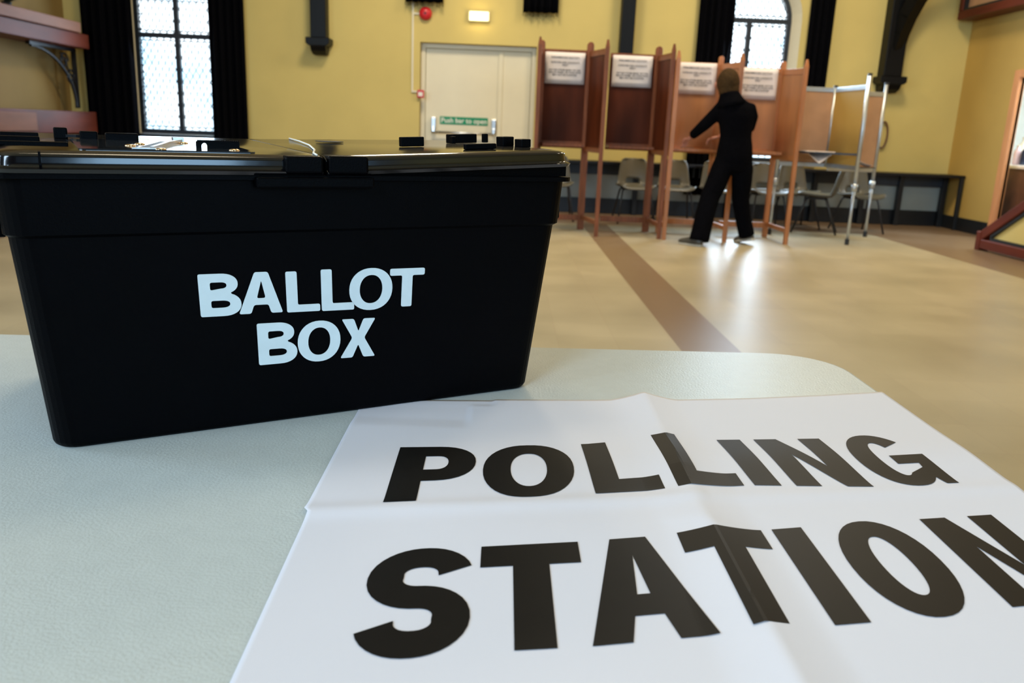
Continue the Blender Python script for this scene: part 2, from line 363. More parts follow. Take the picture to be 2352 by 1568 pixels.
def window(n, q, bars, label_curt):
    x0, x1, z0, zs = q; r = (x1-x0)/2; cx = (x0+x1)/2; y = Y1+.17
    outer = arched(x0, x1, z0, zs); t = .055
    inner = arched(x0+t, x1-t, z0+t, zs)
    me = filled('window_frame', [outer, inner], .035); me.transform(Matrix.Translation((0, y, 0)) @ UP)
    root = bpy.data.objects.new('window_%d' % n, None); C.objects.link(root); root.location = (cx, y, z0); tag(root, kind='structure')
    inv = Matrix.Translation((-cx, -y, -z0)); me.transform(inv); link('window_frame', me, 'frame', root)
    b = MB().box((-.03, -.03, t), (.03, .03, zs-z0 + (r-t if n == 1 else 0)))
    for z in bars: b.box((-r+t, -.028, z-z0-.03), (r-t, .028, z-z0+.03))
    b.build('glazing_bar', 'frame', root)
    me = filled('pane', [inner], .002); me.transform(inv @ Matrix.Translation((0, y, 0)) @ UP); link('pane', me, 'glass', root)
    # diamond leading clipped to the pane
    b = MB(); st = .088; k = 1.7; h = zs-z0
    def inside(px, pz):
        if abs(px) > r-t or pz < t: return False
        return pz <= h or px*px + (pz-h)**2 <= (r-t)**2
    for sgn in (1, -1):
        for i in range(-30, 40):
            c = i*st*k
            seg = []
            for j in range(141):
                px = -r + 2*r*j/140; pz = c + sgn*k*px
                if inside(px, pz): seg.append((px, -.006, pz))
            if len(seg) > 2: b.bar(seg[0], seg[-1], .011, .008)
    for i in range(1, 40):          # small solder knots in a border row
        pz = t+.09*i
        if pz < h:
            for sx in (-1, 1): b.bar((sx*(r-t-.03), -.006, pz), (sx*(r-t), -.006, pz), .014)
    for zz in [t+.035] + [z-z0+d for z in bars for d in (-.06, .06)]: b.bar((-r+t, -.006, zz), (r-t, -.006, zz), .012)
    b.build('leading', 'frame', root)
    ra, rb_ = arched(-r-.089, r+.089, -.048, zs-z0), arched(-r, r, 0, zs-z0)
    MB().loft([[Vector((px, -.169, pz)) for px, pz in ra], [Vector((px, -.03, pz)) for px, pz in rb_], [Vector((px, .1, pz)) for px, pz in rb_]], False, False).build('window_reveal', 'cream', root)
    MB().box((-r-.06, -.19, -.04), (r+.06, -.03, -.005)).build('window_sill', 'blue', root, bevel=.006)
window(1, WL, (2.06, 2.545), '')
window(2, WR, (2.545,), '')
def curtain(x0, x1, z0, z1, y, folds, label, name='curtain', group=None, fringe=False, ph=0):
    r = empty(name, ((x0+x1)/2, y, z0), label, 'curtain', group=group); hw = (x1-x0)/2; n = folds*8
    def fn(u, v): return (-hw + 2*hw*u + .008*math.sin(9*u+ph)*(1-v), .035*math.sin(2*PI*folds*u+ph) + .012*math.sin(2*PI*folds*2.3*u), v*(z1-z0))
    MB().grid(fn, n, 10).build('cloth', 'cloth', r, smooth=True, solid=.008)
    if fringe:
        k = int(hw*2/.018); b = MB().grid(lambda u, v: (fn(u, 0)[0], fn(u, 0)[1], .012+.02*v), n, 1)
        for i in range(k+1):
            x, yy, _ = fn(i/k, 0); b.tube([(x, yy, .022), (x+random.uniform(-.006, .006), yy, -.035-random.uniform(0, .02))], .004, 5)
        b.build('fringe', 'cloth', r)
    else: MB().bar((-hw-.04, .0, z1-z0+.01), (hw+.04, 0, z1-z0+.01), .025).build('curtain_rail', 'steel', r)
    return r
curtain(-5.46, -4.80, .02, 3.3, Y1-.09, 6, 'long black curtain between the left gallery and the left window', ph=1)
curtain(-3.83, -3.38, .02, 3.3, Y1-.09, 5, 'long black curtain at the right side of the left window')
curtain(2.40, 2.85, .30, 3.3, Y1-.09, 5, 'long black curtain on the left of the arched window behind the booths')
curtain(3.82, 4.14, .78, 3.3, Y1-.09, 4, 'narrow black curtain on the right of the arched window, above the metal booth', ph=2)
curtain(-1.33, -.86, 2.565, 3.6, Y1-.10, 5, 'short black fringed drape above the red alarm bell', 'drape', 'short fringed drapes above the door', True)
curtain(.16, .60, 2.50, 3.6, Y1-.10, 5, 'short black fringed drape above the first voting booth', 'drape', 'short fringed drapes above the door', True)

# roof-truss wall posts with corbels
def post(x, zb, w_, label, brace=0, material='beam'):
    r = empty('roof_post', (x, Y1-.001, zb), label, 'roof post', group='dark timber roof posts on the end wall')
    MB().box((-w_/2, -.20, .20), (w_/2, 0, ZC-zb-.01)).build('post', material, r, bevel=.01)
    b = MB()
    b.prism([(-w_/2-.05, .20), (w_/2+.05, .20), (w_/2+.05, .13), (w_/2+.01, .10), (-w_/2-.01, .10), (-w_/2-.05, .13)], -.26, 0)
    b.loft([[Vector((sx*(w_/2)*k, yy, z)) for sx, yy in ((-1, -d), (1, -d), (1, 0), (-1, 0))] for k, d, z in ((1, .24, .10), (.95, .20, .04), (.85, .13, 0))])
    b.build('corbel', material, r, bevel=.008)
    if brace:
        pts = [Vector((brace*.62*t*t*1.2 , -.12 - 1.3*t*t, .35 + 1.9*t)) for t in [i/10 for i in range(11)]]
        b = MB()
        for a, c in zip(pts, pts[1:]): b.bar(a, c + (c-a)*.06, .17, .16)
        b.build('curved_brace', material, r)
    return r
post(-2.42, 1.88, .20, 'dark timber wall post ending in a corbel, left of the red alarm bell')
post(1.49, 1.80, .17, 'dark bluish timber wall post rising behind the second voting booth')
post(4.93, 1.70, .24, 'thick dark timber wall post with a curved brace beside the metal booth', .9)

# ---------------------------------------------------------------- doors, alarm, exit light
dr = bpy.data.objects.new('door_1', None); C.objects.link(dr); dr.location = (DX0, Y1+.14, 0); tag(dr, kind='structure')
W = DX1-DX0
b = MB().box((0, -.02, 0), (.06, .05, DZ)).box((W-.06, -.02, 0), (W, .05, DZ)).box((.06, -.02, DZ-.06), (W-.06, .05, DZ)); b.build('door_frame', 'cream', dr, bevel=.004)
lf = MB().box((.065, .0, .01), (1.045, .045, DZ-.065)).build('door_leaf', 'cream', dr, bevel=.004)
MB().box((1.055, .0, .01), (W-.065, .045, DZ-.065)).build('door_leaf', 'cream', dr, bevel=.004)
MB().box((1.02, -.02, .01), (1.08, .0, DZ-.065)).build('meeting_strip', 'cream', dr, bevel=.004)
bz = 1.05
pb = MB().tube([(.16, -.09, .98), (.98, -.09, .98)], .017).build('push_bar', 'chrome', dr, smooth=True)
for x in (.15, .95): MB().box((x, -.085, 1.0), (x+.06, 0, 1.17)).bar((x+.03, -.085, 1.05), (x+.03, -.09, .98), .035).build('bar_bracket', 'chrome', pb, bevel=.006)
sg = MB().box((.26, -.006, 1.085), (.90, 0, 1.185)).build('door_sign', 'green', dr, bevel=.001)
me = text_mesh('sign_lettering', 'Push bar to open', .088, .0008, .0012); me.transform(Matrix.Translation((.58, -.0075, 1.135)) @ UP); link('sign_lettering', me, 'white', sg)

r = empty('fire_alarm_bell', (-1.083, Y1, 2.44), 'round red fire alarm bell on the wall below the fringed drape', 'fire alarm')
RX = Matrix.Rotation(PI/2, 4, 'X')
MB().lathe([(.075, 0), (.082, .02), (.08, .05), (.06, .075), (.02, .085)], m=RX).build('bell_dome', 'red', r, smooth=True)
MB().lathe([(.012, .083), (.012, .095), (.004, .098)], m=RX, n=12).build('bolt', 'steel', r)
r = empty('alarm_call_point', (-1.135, Y1, 1.455), 'small red break-glass alarm call point beside the cream door', 'fire alarm')
MB().box((-.045, -.05, -.05), (.045, 0, .05)).build('case', 'red', r, bevel=.008)
MB().box((-.028, -.053, -.028), (.028, -.05, .02)).build('glass_cover', 'white', r)
r = empty('cable_conduit', (-1.245, Y1, 1.47), 'thin white cable conduit linking the alarm bell and call point', 'conduit')
MB().box((-.012, -.02, 0), (.012, 0, 1.55)).box((.012, -.02, .0), (.066, 0, .024)).box((.012, -.02, .955), (.10, 0, .979)).build('trunking', 'cream', r, bevel=.003)
r = empty('exit_light', (-.40, Y1, 2.37), 'lit yellow exit light box on the wall above the cream door', 'exit light')
MB().box((-.135, -.05, 0), (.135, 0, .125)).build('housing', 'cream', r, bevel=.008)
MB().box((-.12, -.075, .01), (.12, -.048, .115)).build('light_panel', 'exitlit', r, bevel=.008)
l = bpy.data.lights.new('exit_glow', 'POINT'); l.energy = 1.2; l.color = (1, .78, .35); l.shadow_soft_size = .05
o = bpy.data.objects.new('exit_glow', l); C.objects.link(o); o.location = (-.40, Y1-.16, 2.42)

# ---------------------------------------------------------------- right wall: kitchen doorway, stair, framed board
b = MB().box((X1-.04, KY1, 0), (X1+.04, KY1+.11, KZ+.09)).box((X1-.04, KY0-.11, 0), (X1+.04, KY0, KZ+.09)).box((X1-.04, KY0, KZ), (X1+.04, KY1, KZ+.09))
o = b.build('door_2', 'doorwood', bevel=.006); o['kind'] = 'structure'
struct('wall_kitchen', 'kwall', ((X1+2.0, 7.2, 0), (X1+2.1, 12.2, 2.6)), ((X1+.03, 12.1, 0), (X1+2.0, 12.2, 2.6)), ((X1+.03, 7.1, 0), (X1+2.1, 7.2, 2.6)))
struct('floor_kitchen', 'floor', ((X1, KY0, -.1), (X1+.03, KY1, 0)), ((X1+.03, 7.2, -.1), (X1+2, 12.1, 0)))
struct('ceiling_kitchen', 'kwall', ((X1+.03, 7.1, 2.6), (X1+2.1, 12.2, 2.7)))
area('kitchen_strip_light', (X1+1.1, 9.6, 2.5), (X1+1.1, 9.6, 0), 1.2, .3, 70, (.85, .95, 1))
r = empty('kitchen_counter', (X1+.22, 9.2, 0), 'brown cabinet counter with white worktop inside the right doorway', 'counter')
MB().box((.0, 0, .0), (1.2, 1.7, .83)).build('cabinet', 'cab', r, bevel=.005)
MB().box((-.03, -.03, .83), (1.22, 1.72, .87)).build('worktop', 'counter', r, bevel=.006)
def bottle(x, y, h, rr, m, label, name='bottle', lid='white'):
    t = empty(name, (x, y, .87), label, name.split('_')[-1], group=None)
    MB().lathe([(rr*.9, 0), (rr, .01), (rr, h*.65), (rr*.4, h*.82), (rr*.35, h*.92)], n=16).build('body', m, t, smooth=True)
    MB().lathe([(rr*.42, h*.92), (rr*.42, h)], n=12).build('cap', lid, t)
bottle(X1+.38, 10.45, .24, .045, 'pinkb', 'pink bottle at the far end of the white kitchen worktop')
bottle(X1+.42, 10.35, .25, .05, 'darkblue', 'dark blue bottle standing on the white kitchen worktop')
bottle(X1+.40, 10.15, .13, .06, 'white', 'short pale jar in front of the dark bottle on the kitchen worktop', 'jar')
bottle(X1+.60, 10.7, .34, .08, 'white', 'tall white jug behind the bottles on the kitchen worktop', 'jug')

r = empty('stair_balustrade', (5.12, 7.4, 0), 'red-brown wooden stair balustrade with yellow infill panel at the right edge', 'balustrade')
yt = 1.36; ze = .86
MB().box((-.05, -.3, .02), (.05, yt, .12)).build('bottom_rail', 'redwood', r, bevel=.01)
MB().bar((0, yt+.02, .14), (0, -.3, 1.12), .1, .10).build('sloping_rail', 'redwood', r, bevel=.01)
b = MB().box((-.06, yt-.02, 0), (.06, yt+.06, .20)); b.build('newel_block', 'redwood', r, bevel=.01)
b = MB(); b.add([(x, y, z) for x in (-.012, .012) for y, z in ((1.22, .12), (-.3, .12), (-.3, 1.07))], [(0,1,2),(5,4,3),(0,3,4,1),(1,4,5,2),(2,5,3,0)]); b.build('infill_panel', 'wall', r)
b = MB().bar((-.02, 1.20, .135), (-.02, -.3, .135), .03, .03).bar((-.02, 1.20, .16), (-.02, -.3, 1.035), .03, .03); b.build('dark_beading', 'black', r)

r = empty('framed_board', (X1-.001, 11.2, 2.62), 'red-brown framed board on the right wall, lower corner visible at top right', 'framed board')
b = MB().box((-.26, -1.9, 0), (0, 0, .10)).box((-.26, -1.9, 1.2), (0, 0, 1.3)).box((-.26, -.10, .10), (0, 0, 1.2)).box((-.26, -1.9, .10), (0, -1.8, 1.2)); b.build('frame', 'redwood', r, bevel=.012)
MB().box((-.20, -1.8, .10), (-.17, -.10, 1.2)).build('board', 'pinkply', r)
b = MB().box((-.245, -1.8, .10), (-.2, -.10, .125)).box((-.245, -.125, .125), (-.2, -.10, 1.2)); b.build('inner_beading', 'black', r)
r = empty('cable_loop', (4.99, Y1, 1.17), 'small loop of brown cable hanging on the wall right of the metal booth', 'cable')
MB().tube([(.11*math.cos(a)*.55, -.03, .17*math.sin(a)) for a in [2*PI*i/24 for i in range(24)]], .012, 8, True).build('loop', 'cab', r, smooth=True)

# ---------------------------------------------------------------- wall bench (long dark shelf)
r = empty('wall_bench', (.55, Y1-.02, 0), 'long dark wooden bench running along the end wall to the corner', 'bench')
BW = X1-.55-.01
MB().box((0, -.46, .665), (BW, 0, .70)).build('bench_top', 'bench', r, bevel=.004)
MB().box((0, -.06, .52), (BW, -.03, .665)).build('apron', 'blue', r, bevel=.003)
for x in (.05, 1.2, 2.45, 3.6, 4.25, 4.75, BW-.05):
    MB().box((x-.03, -.10, 0), (x+.03, -.03, .665)).build('leg', 'black', r, bevel=.003)
for x in (BW-.03,):
    MB().box((x-.02, -.46, 0), (x+.02, -.41, .665)).build('leg', 'black', r, bevel=.003)

# ---------------------------------------------------------------- left gallery with iron bracket
r = empty('wooden_gallery', (X0+.02, 8.6, 1.80), 'mahogany gallery shelf with glare-lightened board on top along the left wall', 'gallery')
MB().box((0, -1.2, .02), (.40, 2.44, .19)).build('beam', 'redwood', r, bevel=.01)
MB().box((.02, -1.2, .19), (.44, 2.18, .31)).build('upper_board', 'glarewood', r, bevel=.01)
b = MB(); 
b.bar((.20, 1.40, -.0), (.20, 2.44, -.0), .05, .035).bar((.20, 2.42, 0), (.20, 2.42, -.70), .05, .035)
pts = [(.20, 1.45 + .95*math.sin(a), -.02 - .66*(1-math.cos(a))) for a in [PI/2*i/14 for i in range(15)]]
b.tube(pts, .02, 8)
for cy, cz, rr in ((2.18, -.14, .10), (2.30, -.33, .10)):
    b.tube([(.20, cy + rr*(1-k/34)*math.cos(k*.36), cz + rr*(1-k/34)*math.sin(k*.36)) for k in range(26)], .011, 6)
b.bar((.20, 2.10, -.05), (.20, 2.42, -.42), .014).bar((.20, 2.25, -.30), (.20, 2.42, -.30), .014)
b.build('iron_bracket', 'steel', r)
r = empty('gallery_bench', (X0+.02, 8.6, 0), 'low mahogany bench back along the left wall under the gallery', 'bench')
MB().box((0, -1.6, .80), (.42, 2.44, 1.06)).build('back_rail', 'redwood', r, bevel=.01)
MB().box((.421, -1.6, .83), (.44, 1.0, 1.03)).build('rail_panel', 'glarewood', r, bevel=.005)  # glare on the rail painted as a paler front
for y in (-1.5, .3, 2.3): MB().box((.05, y-.04, 0), (.38, y+.04, .80)).build('leg', 'redwood', r, bevel=.006)
r = empty('potted_plant', (-5.53, 9.75, 2.111), 'dark green plant standing on the gallery at top left', 'plant')
MB().lathe([(.035, 0), (.05, .07), (.055, .08)], n=16).build('pot', 'black', r)
b = MB()
for i in range(46):
    a = random.uniform(0, 2*PI); l_ = random.uniform(.10, .19); e = random.uniform(.3, 1.2); p = Vector((0, 0, .07)); d = Vector((math.cos(a)*math.cos(e), math.sin(a)*math.cos(e), math.sin(e)))
    q = p + d*l_; s = d.cross(Vector((0, 0, 1))).normalized()*.028; t_ = p + d*l_*.6
    b.add([p, t_+s, q, t_-s], [(0, 1, 2, 3)])
b.build('foliage', 'dgreen', r)

# ---------------------------------------------------------------- chairs along the wall
CG = 'grey shell chairs along the end wall'
def make_chair():
    r = empty('shell_chair', (0, 0, 0), '', 'chair', group=CG)
    # profile from front lip of the seat, back along it and up the backrest (y negative is the front)
    prof = [(-.25, .405), (-.235, .43), (-.19, .44), (-.10, .430), (0, .420), (.09, .418), (.15, .428), (.185, .465), (.205, .53), (.225, .61), (.245, .69), (.26, .745), (.268, .765)]
    wd = [.185, .205, .22, .225, .225, .222, .213, .200, .190, .178, .165, .148, .105]
    def fn(u, v):
        k = v*(len(prof)-1); i = min(int(k), len(prof)-2); f = k-i
        y = prof[i][0]*(1-f) + prof[i+1][0]*f; z = prof[i][1]*(1-f) + prof[i+1][1]*f; ww = wd[i]*(1-f) + wd[i+1]*f
        s = 2*u-1; e = s*s*s*s
        if v < .52: return (s*ww, y, z + .03*e)
        return (s*ww, y - .05*s*s, z)
    MB().grid(fn, 14, 26, skip=lambda u, v: abs(u-.5) < .2 and .585 < v < .65).build('seat_shell', 'chair', r, smooth=True, solid=.012)
    for sx in (-1, 1):
        for y0, y1 in ((-.12, -.26), (.08, .24)):
            MB().tube([(sx*.15, y0, .415), (sx*.17, y0 + (y1-y0)*.1, .38), (sx*.225, y1, 0)], .0115, 8).build('leg', 'steel', r, smooth=True)
    b = MB()
    for y in (-.12, .08): b.tube([(-.15, y, .41), (.15, y, .41)], .011, 8)
    for x in (-.15, .15): b.tube([(x, -.12, .405), (x, .08, .405)], .011, 8)
    b.build('under_frame', 'steel', r)
    return r
ch = make_chair()
chairs = [(.62, 10.30, 0, 'grey shell chair against the wall, seen under the first voting booth'),
          (1.60, 10.28, .02, 'grey shell chair against the wall, seen under the second voting booth'),
          (2.10, 10.30, -.03, 'grey shell chair behind the posts where the second and third booths meet'),
          (2.64, 10.30, .05, 'grey shell chair behind the standing person\'s left leg'),
          (3.20, 10.20, 0, 'grey shell chair with bright seat edge, seen under the fourth booth'),
          (3.66, 10.47, .12, 'grey shell chair just right of the last wooden booth, facing the room'),
          (3.74, 9.93, -1.95, 'grey shell chair turned sideways, nearest the metal booth legs'),
          (4.34, 10.20, .1, 'grey shell chair under the metal booth, last before the bare bench')]
chair_objs = []
for i, (x, y, a, lb) in enumerate(chairs):
    c = ch if i == 0 else copy_tree(ch)
    c.location = (x, y, 0); c.rotation_euler = (0, 0, a); c['label'] = lb; chair_objs.append(c)

# ---------------------------------------------------------------- voting booths
BG = 'wooden voting booths in a row'
def booth(xb0, xb1, yb, xf0, xf1, yf, top, ftop, pm, fm, label, left_wing, shelf_z=.93, gap=0):
    """back panel from xb0 to xb1 at yb; wing(s) run forward to the front posts at yf"""
    r = empty('voting_booth', ((xb0+xb1)/2, yb, 0), label, 'voting booth', group=BG); ox = (xb0+xb1)/2
    L = lambda x, y, z: (x-ox, y-yb, z)
    pw = .072 if pm == 'dwood' else .05
    MB().box(L(xb0+pw, yb-.008, shelf_z), L(xb1-pw, yb+.008, top-.04)).build('back_panel', pm, r)
    MB().box(L(xb0+pw, yb-.015, top-.05), L(xb1-pw, yb+.015, top)).build('top_rail', fm, r, bevel=.004)
    MB().box(L(xb0+pw, yb-.015, shelf_z-.05), L(xb1-pw, yb+.015, shelf_z+.02)).build('back_rail', fm, r, bevel=.004)
    MB().box(L(xb0+pw, yb-.02, .10), L(xb1-pw, yb+.02, .16)).build('stretcher', fm, r, bevel=.004)
    for x in ([xb0+pw/2] if left_wing else []) + [xb1-pw/2]:
        b = MB(); z = top+.05
        b.box(L(x-pw/2, yb-.025, 0), L(x+pw/2, yb+.025, z)); b.tube([L(x, yb-.024, z), L(x, yb+.024, z)], pw/2, 14); b.build('rear_post', fm, r, bevel=.003)
    MB().box(L(xb0+pw, yb-.36, shelf_z-.03), L(xb1-pw, yb-.016, shelf_z)).build('shelf', fm, r, bevel=.003)
    for k, (xb, xf) in enumerate((((xb0+pw/2), xf0), (xb1-pw/2, xf1))):
        if k == 0 and not left_wing: continue
        tz = ftop
        b = MB(); p = Vector(L(xf, yf, 0))
        b.loft([[p + Vector((sx*q, sy*q, z)) for sx, sy in ((-1,-1),(1,-1),(1,1),(-1,1))] for z, q in ((0, .02), (tz-.07, .02), (tz-.05, .017), (tz, .009))])
        b.build('front_post', fm, r)
        d = Vector((xb-xf, yb-yf, 0)); n_ = d.normalized()
        a0 = Vector(L(xf, yf, 0)) + n_*.02; a1 = Vector(L(xb, yb, 0)) - n_*.026
        s_ = MB()
        def slab(z0a, z1a, z0b, z1b, t):
            nn = n_.cross(Vector((0, 0, 1)))*t
            return [a0-nn+Vector((0,0,z0a)), a1-nn+Vector((0,0,z0b)), a1-nn+Vector((0,0,z1b)), a0-nn+Vector((0,0,z1a)), a0+nn+Vector((0,0,z0a)), a1+nn+Vector((0,0,z0b)), a1+nn+Vector((0,0,z1b)), a0+nn+Vector((0,0,z1a))], [(0,1,2,3),(7,6,5,4),(0,4,5,1),(1,5,6,2),(2,6,7,3),(3,7,4,0)]
        s_.add(*slab(shelf_z-.04, tz-.13, shelf_z-.04, top-.06, .006)); s_.build('side_panel', pm, r)
        s_ = MB(); s_.add(*slab(tz-.14, tz-.08, top-.07, top-.01, .013)); s_.build('side_top_rail', fm, r, bevel=.003); s_ = MB(); s_.add(*slab(shelf_z-.08, shelf_z-.03, shelf_z-.08, shelf_z-.03, .013)); s_.build('side_rail', fm, r, bevel=.003)
        s_ = MB(); s_.add(*slab(.12, .165, .12, .165, .014)); s_.build('side_stretcher', fm, r, bevel=.003)
    return r
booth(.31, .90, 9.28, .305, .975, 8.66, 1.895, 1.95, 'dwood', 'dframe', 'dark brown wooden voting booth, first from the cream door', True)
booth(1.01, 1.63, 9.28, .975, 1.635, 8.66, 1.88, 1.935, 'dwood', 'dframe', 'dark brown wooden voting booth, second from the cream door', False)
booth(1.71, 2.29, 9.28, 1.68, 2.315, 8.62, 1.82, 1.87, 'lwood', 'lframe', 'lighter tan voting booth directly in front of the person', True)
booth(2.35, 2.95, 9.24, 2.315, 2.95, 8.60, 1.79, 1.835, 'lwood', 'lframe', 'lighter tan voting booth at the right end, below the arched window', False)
NT = 'PARLIAMENTARY ELECTION'
for i, (x, z, y) in enumerate(((.60, 1.705, 9.262), (1.32, 1.70, 9.262), (2.01, 1.655, 9.262), (2.66, 1.625, 9.222))):
    r = empty('voting_notice', (x, y, z), 'white printed voting notice taped inside the %s booth' % ('first dark', 'second dark', 'first lighter tan', 'rightmost tan')[i], 'notice', group='printed notices in the voting booths')
    MB().grid(lambda u, v: (-.212+.424*u, -.003-.003*math.sin(6*u)*v, -.16+.32*v), 10, 6).build('sheet', 'notice', r, smooth=True, solid=.0012)
    me = text_mesh('printed_text', 'PARLIAMENTARY ELECTION\n\nVOTE FOR ONE CANDIDATE\nONLY\n\nPUT NO OTHER MARK ON THE\nBALLOT PAPER, OR YOUR VOTE\nMAY NOT BE COUNTED', .0235, .0003, .0003, 1.08)
    me.transform(Matrix.Translation((0, -.008, .02)) @ UP); link('printed_text', me, 'print', r)
# things on the booth shelves
r = empty('pencil', (1.93, 9.02, .9335), 'dark pencil lying on the shelf of the booth in front of the person', 'pencil', .2)
MB().tube([(-.08, 0, .004), (.065, 0, .004), (.085, 0, .004)], [.004, .004, .0008], 6).build('shaft', 'steel', r)

# aluminium booth
r = empty('metal_voting_booth', (3.5, 9.5, 0), 'aluminium framed voting booth with tan panels at the right end of the row', 'voting booth')
for k, (x, y, zt) in enumerate(((3.06, 9.49, 1.64), (3.62, 9.52, 1.64), (3.67, 8.78, 1.725), (4.22, 9.62, 1.70))):
    b = MB().tube([(x-3.5, y-9.5, .62 if k != 1 else .78), (x-3.5, y-9.5, zt)], .021, 12).build('upright', 'alum', r, smooth=True)
    b2 = MB().tube([(x-3.5, y-9.5, .05), (x-3.5, y-9.5, .66)], .015, 10).build('leg', 'alum', r, smooth=True) if k != 1 else None
    if b2:
        MB().tube([(x-3.5, y-9.5, .0), (x-3.5, y-9.5, .06)], .022, 10).build('rubber_foot', 'black', b2)
        MB().tube([(x-3.5, y-9.5, .56), (x-3.5, y-9.5, .64)], .030, 12).build('collar', 'alum', b, smooth=True)
    MB().tube([(x-3.5, y-9.5, zt), (x-3.5, y-9.5, zt+.02)], .023, 12).build('end_cap', 'black', b)
def metal_panel(p, q, z0, z1a, z1b, m):
    p = Vector((p[0]-3.5, p[1]-9.5, 0)); q = Vector((q[0]-3.5, q[1]-9.5, 0)); d = (q-p).normalized(); nn = d.cross(Vector((0, 0, 1)))*.006
    p = p+d*.021; q = q-d*.021; Z = lambda z: Vector((0, 0, z))
    MB().add([p-nn+Z(z0), q-nn+Z(z0), q-nn+Z(z1b), p-nn+Z(z1a), p+nn+Z(z0), q+nn+Z(z0), q+nn+Z(z1b), p+nn+Z(z1a)], [(0,1,2,3),(7,6,5,4),(0,4,5,1),(1,5,6,2),(2,6,7,3),(3,7,4,0)]).build('panel', m, r)
    MB().bar(p+Z(z1a+.01), q+Z(z1b+.01), .022, .05).build('top_rail', 'alum', r, bevel=.004)
    MB().bar(p+Z(z0), q+Z(z0), .022, .045).build('bottom_rail', 'alum', r, bevel=.004)
metal_panel((3.06, 9.49), (3.62, 9.52), .80, 1.60, 1.60, 'pinkply')
metal_panel((3.62, 9.52), (3.67, 8.78), .80, 1.60, 1.60, 'sidewall')  # yellow wall reflection put into this panel's colour
metal_panel((3.62, 9.52), (4.22, 9.62), .76, 1.58, 1.58, 'pinkply')
MB().box((-.42, -.40, .93), (.12, -.01, .945)).build('shelf', 'black', r, bevel=.003)
MB().bar((-.42, -.40, .937), (.16, -.70, .937), .02).build('shelf_edge', 'steel', r)
r = empty('booth_clip', (3.18, 9.46, 1.635), 'small black clip gripping the top rail of the metal booth', 'clip')
MB().box((-.045, -.02, -.03), (.045, .06, .018)).box((-.03, -.035, -.01), (.03, -.02, .012)).build('clip_body', 'black', r, bevel=.008)
def droop(x, y, z, rz, sx, label):
    r = empty('paper_sheet', (x, y, z), label, 'paper', rz)
    MB().grid(lambda u, v: ((u-.5)*sx, -.02-.30*v*.8, .003 - .16*max(0, v-.25)**1.3*(1-abs(2*u-1)**1.0)*1.2), 16, 10).build('sheet', 'notice', r, smooth=True, solid=.001)
droop(3.36, 9.36, .950, .1, .34, 'loose paper drooping over the shelf edge of the metal booth')
r = empty('paper_sheet', (4.02, 9.50, .80), 'curled paper corner beside the right upright of the metal booth', 'paper', .3)
MB().grid(lambda u, v: ((u-.5)*.2, -.06*v, .0 + .05*(1-u)**2 + .02*v), 8, 4).build('sheet', 'notice', r, smooth=True, solid=.001)
MB().box((-.1, -.08, -.015), (.12, .04, -.003)).build('clipboard', 'black', r)

# ---------------------------------------------------------------- the person
def skinned(name, verts, edges, radii, material, parent, sub=2, root=0, smoothb=0):
    me = bpy.data.meshes.new(name); me.from_pydata(verts, edges, []); me.update()
    o = bpy.data.objects.new(name, me); C.objects.link(o); o.parent = parent; me.materials.append(M[material])
    md = o.modifiers.new('skin', 'SKIN'); md.use_smooth_shade = True
    for i, rr in enumerate(radii):
        sv = me.skin_vertices[0].data[i]; sv.radius = rr if isinstance(rr, tuple) else (rr, rr); sv.use_root = (i == root)
    ss = o.modifiers.new('sub', 'SUBSURF'); ss.levels = sub; ss.render_levels = sub
    return o
PX, PY = 2.20, 8.38
P = empty('person', (PX, PY, 0), 'person in black clothes standing at a voting booth with back turned', 'person')
def Q(x, z, y=PY): return (x-PX, y-PY, z)
# joints
hips = Q(2.25, .93); waist = Q(2.26, 1.08); chest = Q(2.245, 1.24); up = Q(2.215, 1.37); neck = Q(2.18, 1.45, PY+.03); skull = Q(2.135, 1.56, PY+.08)
shl = Q(2.12, 1.36, PY+.02); ell = Q(1.965, 1.17, PY+.10); wrl = Q(1.885, 1.045, PY+.30)
shr = Q(2.355, 1.35, PY); elr = Q(2.405, 1.17, PY+.06); wrr = Q(2.16, 1.06, PY+.28)
hl = Q(2.16, .88); kl = Q(2.05, .48, PY-.06); al = Q(1.945, .09, 8.20)
hr = Q(2.35, .87); kr = Q(2.385, .47, PY+.05); ar = Q(2.50, .12, PY+.10)
bv = [hips, waist, chest, up, neck, Q(2.15, 1.52, PY+.06), skull, Q(2.13, 1.62, PY+.085),
      shl, ell, wrl, shr, elr, wrr, hl, kl, al, hr, kr, ar]
be = [(0,1),(1,2),(2,3),(3,4),(4,5),(5,6),(6,7),(3,8),(8,9),(9,10),(3,11),(11,12),(12,13),(0,14),(14,15),(15,16),(0,17),(17,18),(18,19)]
br_ = [(.06,.05),(.08,.07),(.09,.07),(.07,.06),.05,.055,(.078,.092),(.068,.08),.04,.03,.026,.04,.03,.026,.06,.04,.034,.06,.04,.034]
body = skinned('body', bv, be, br_, 'skin', P)
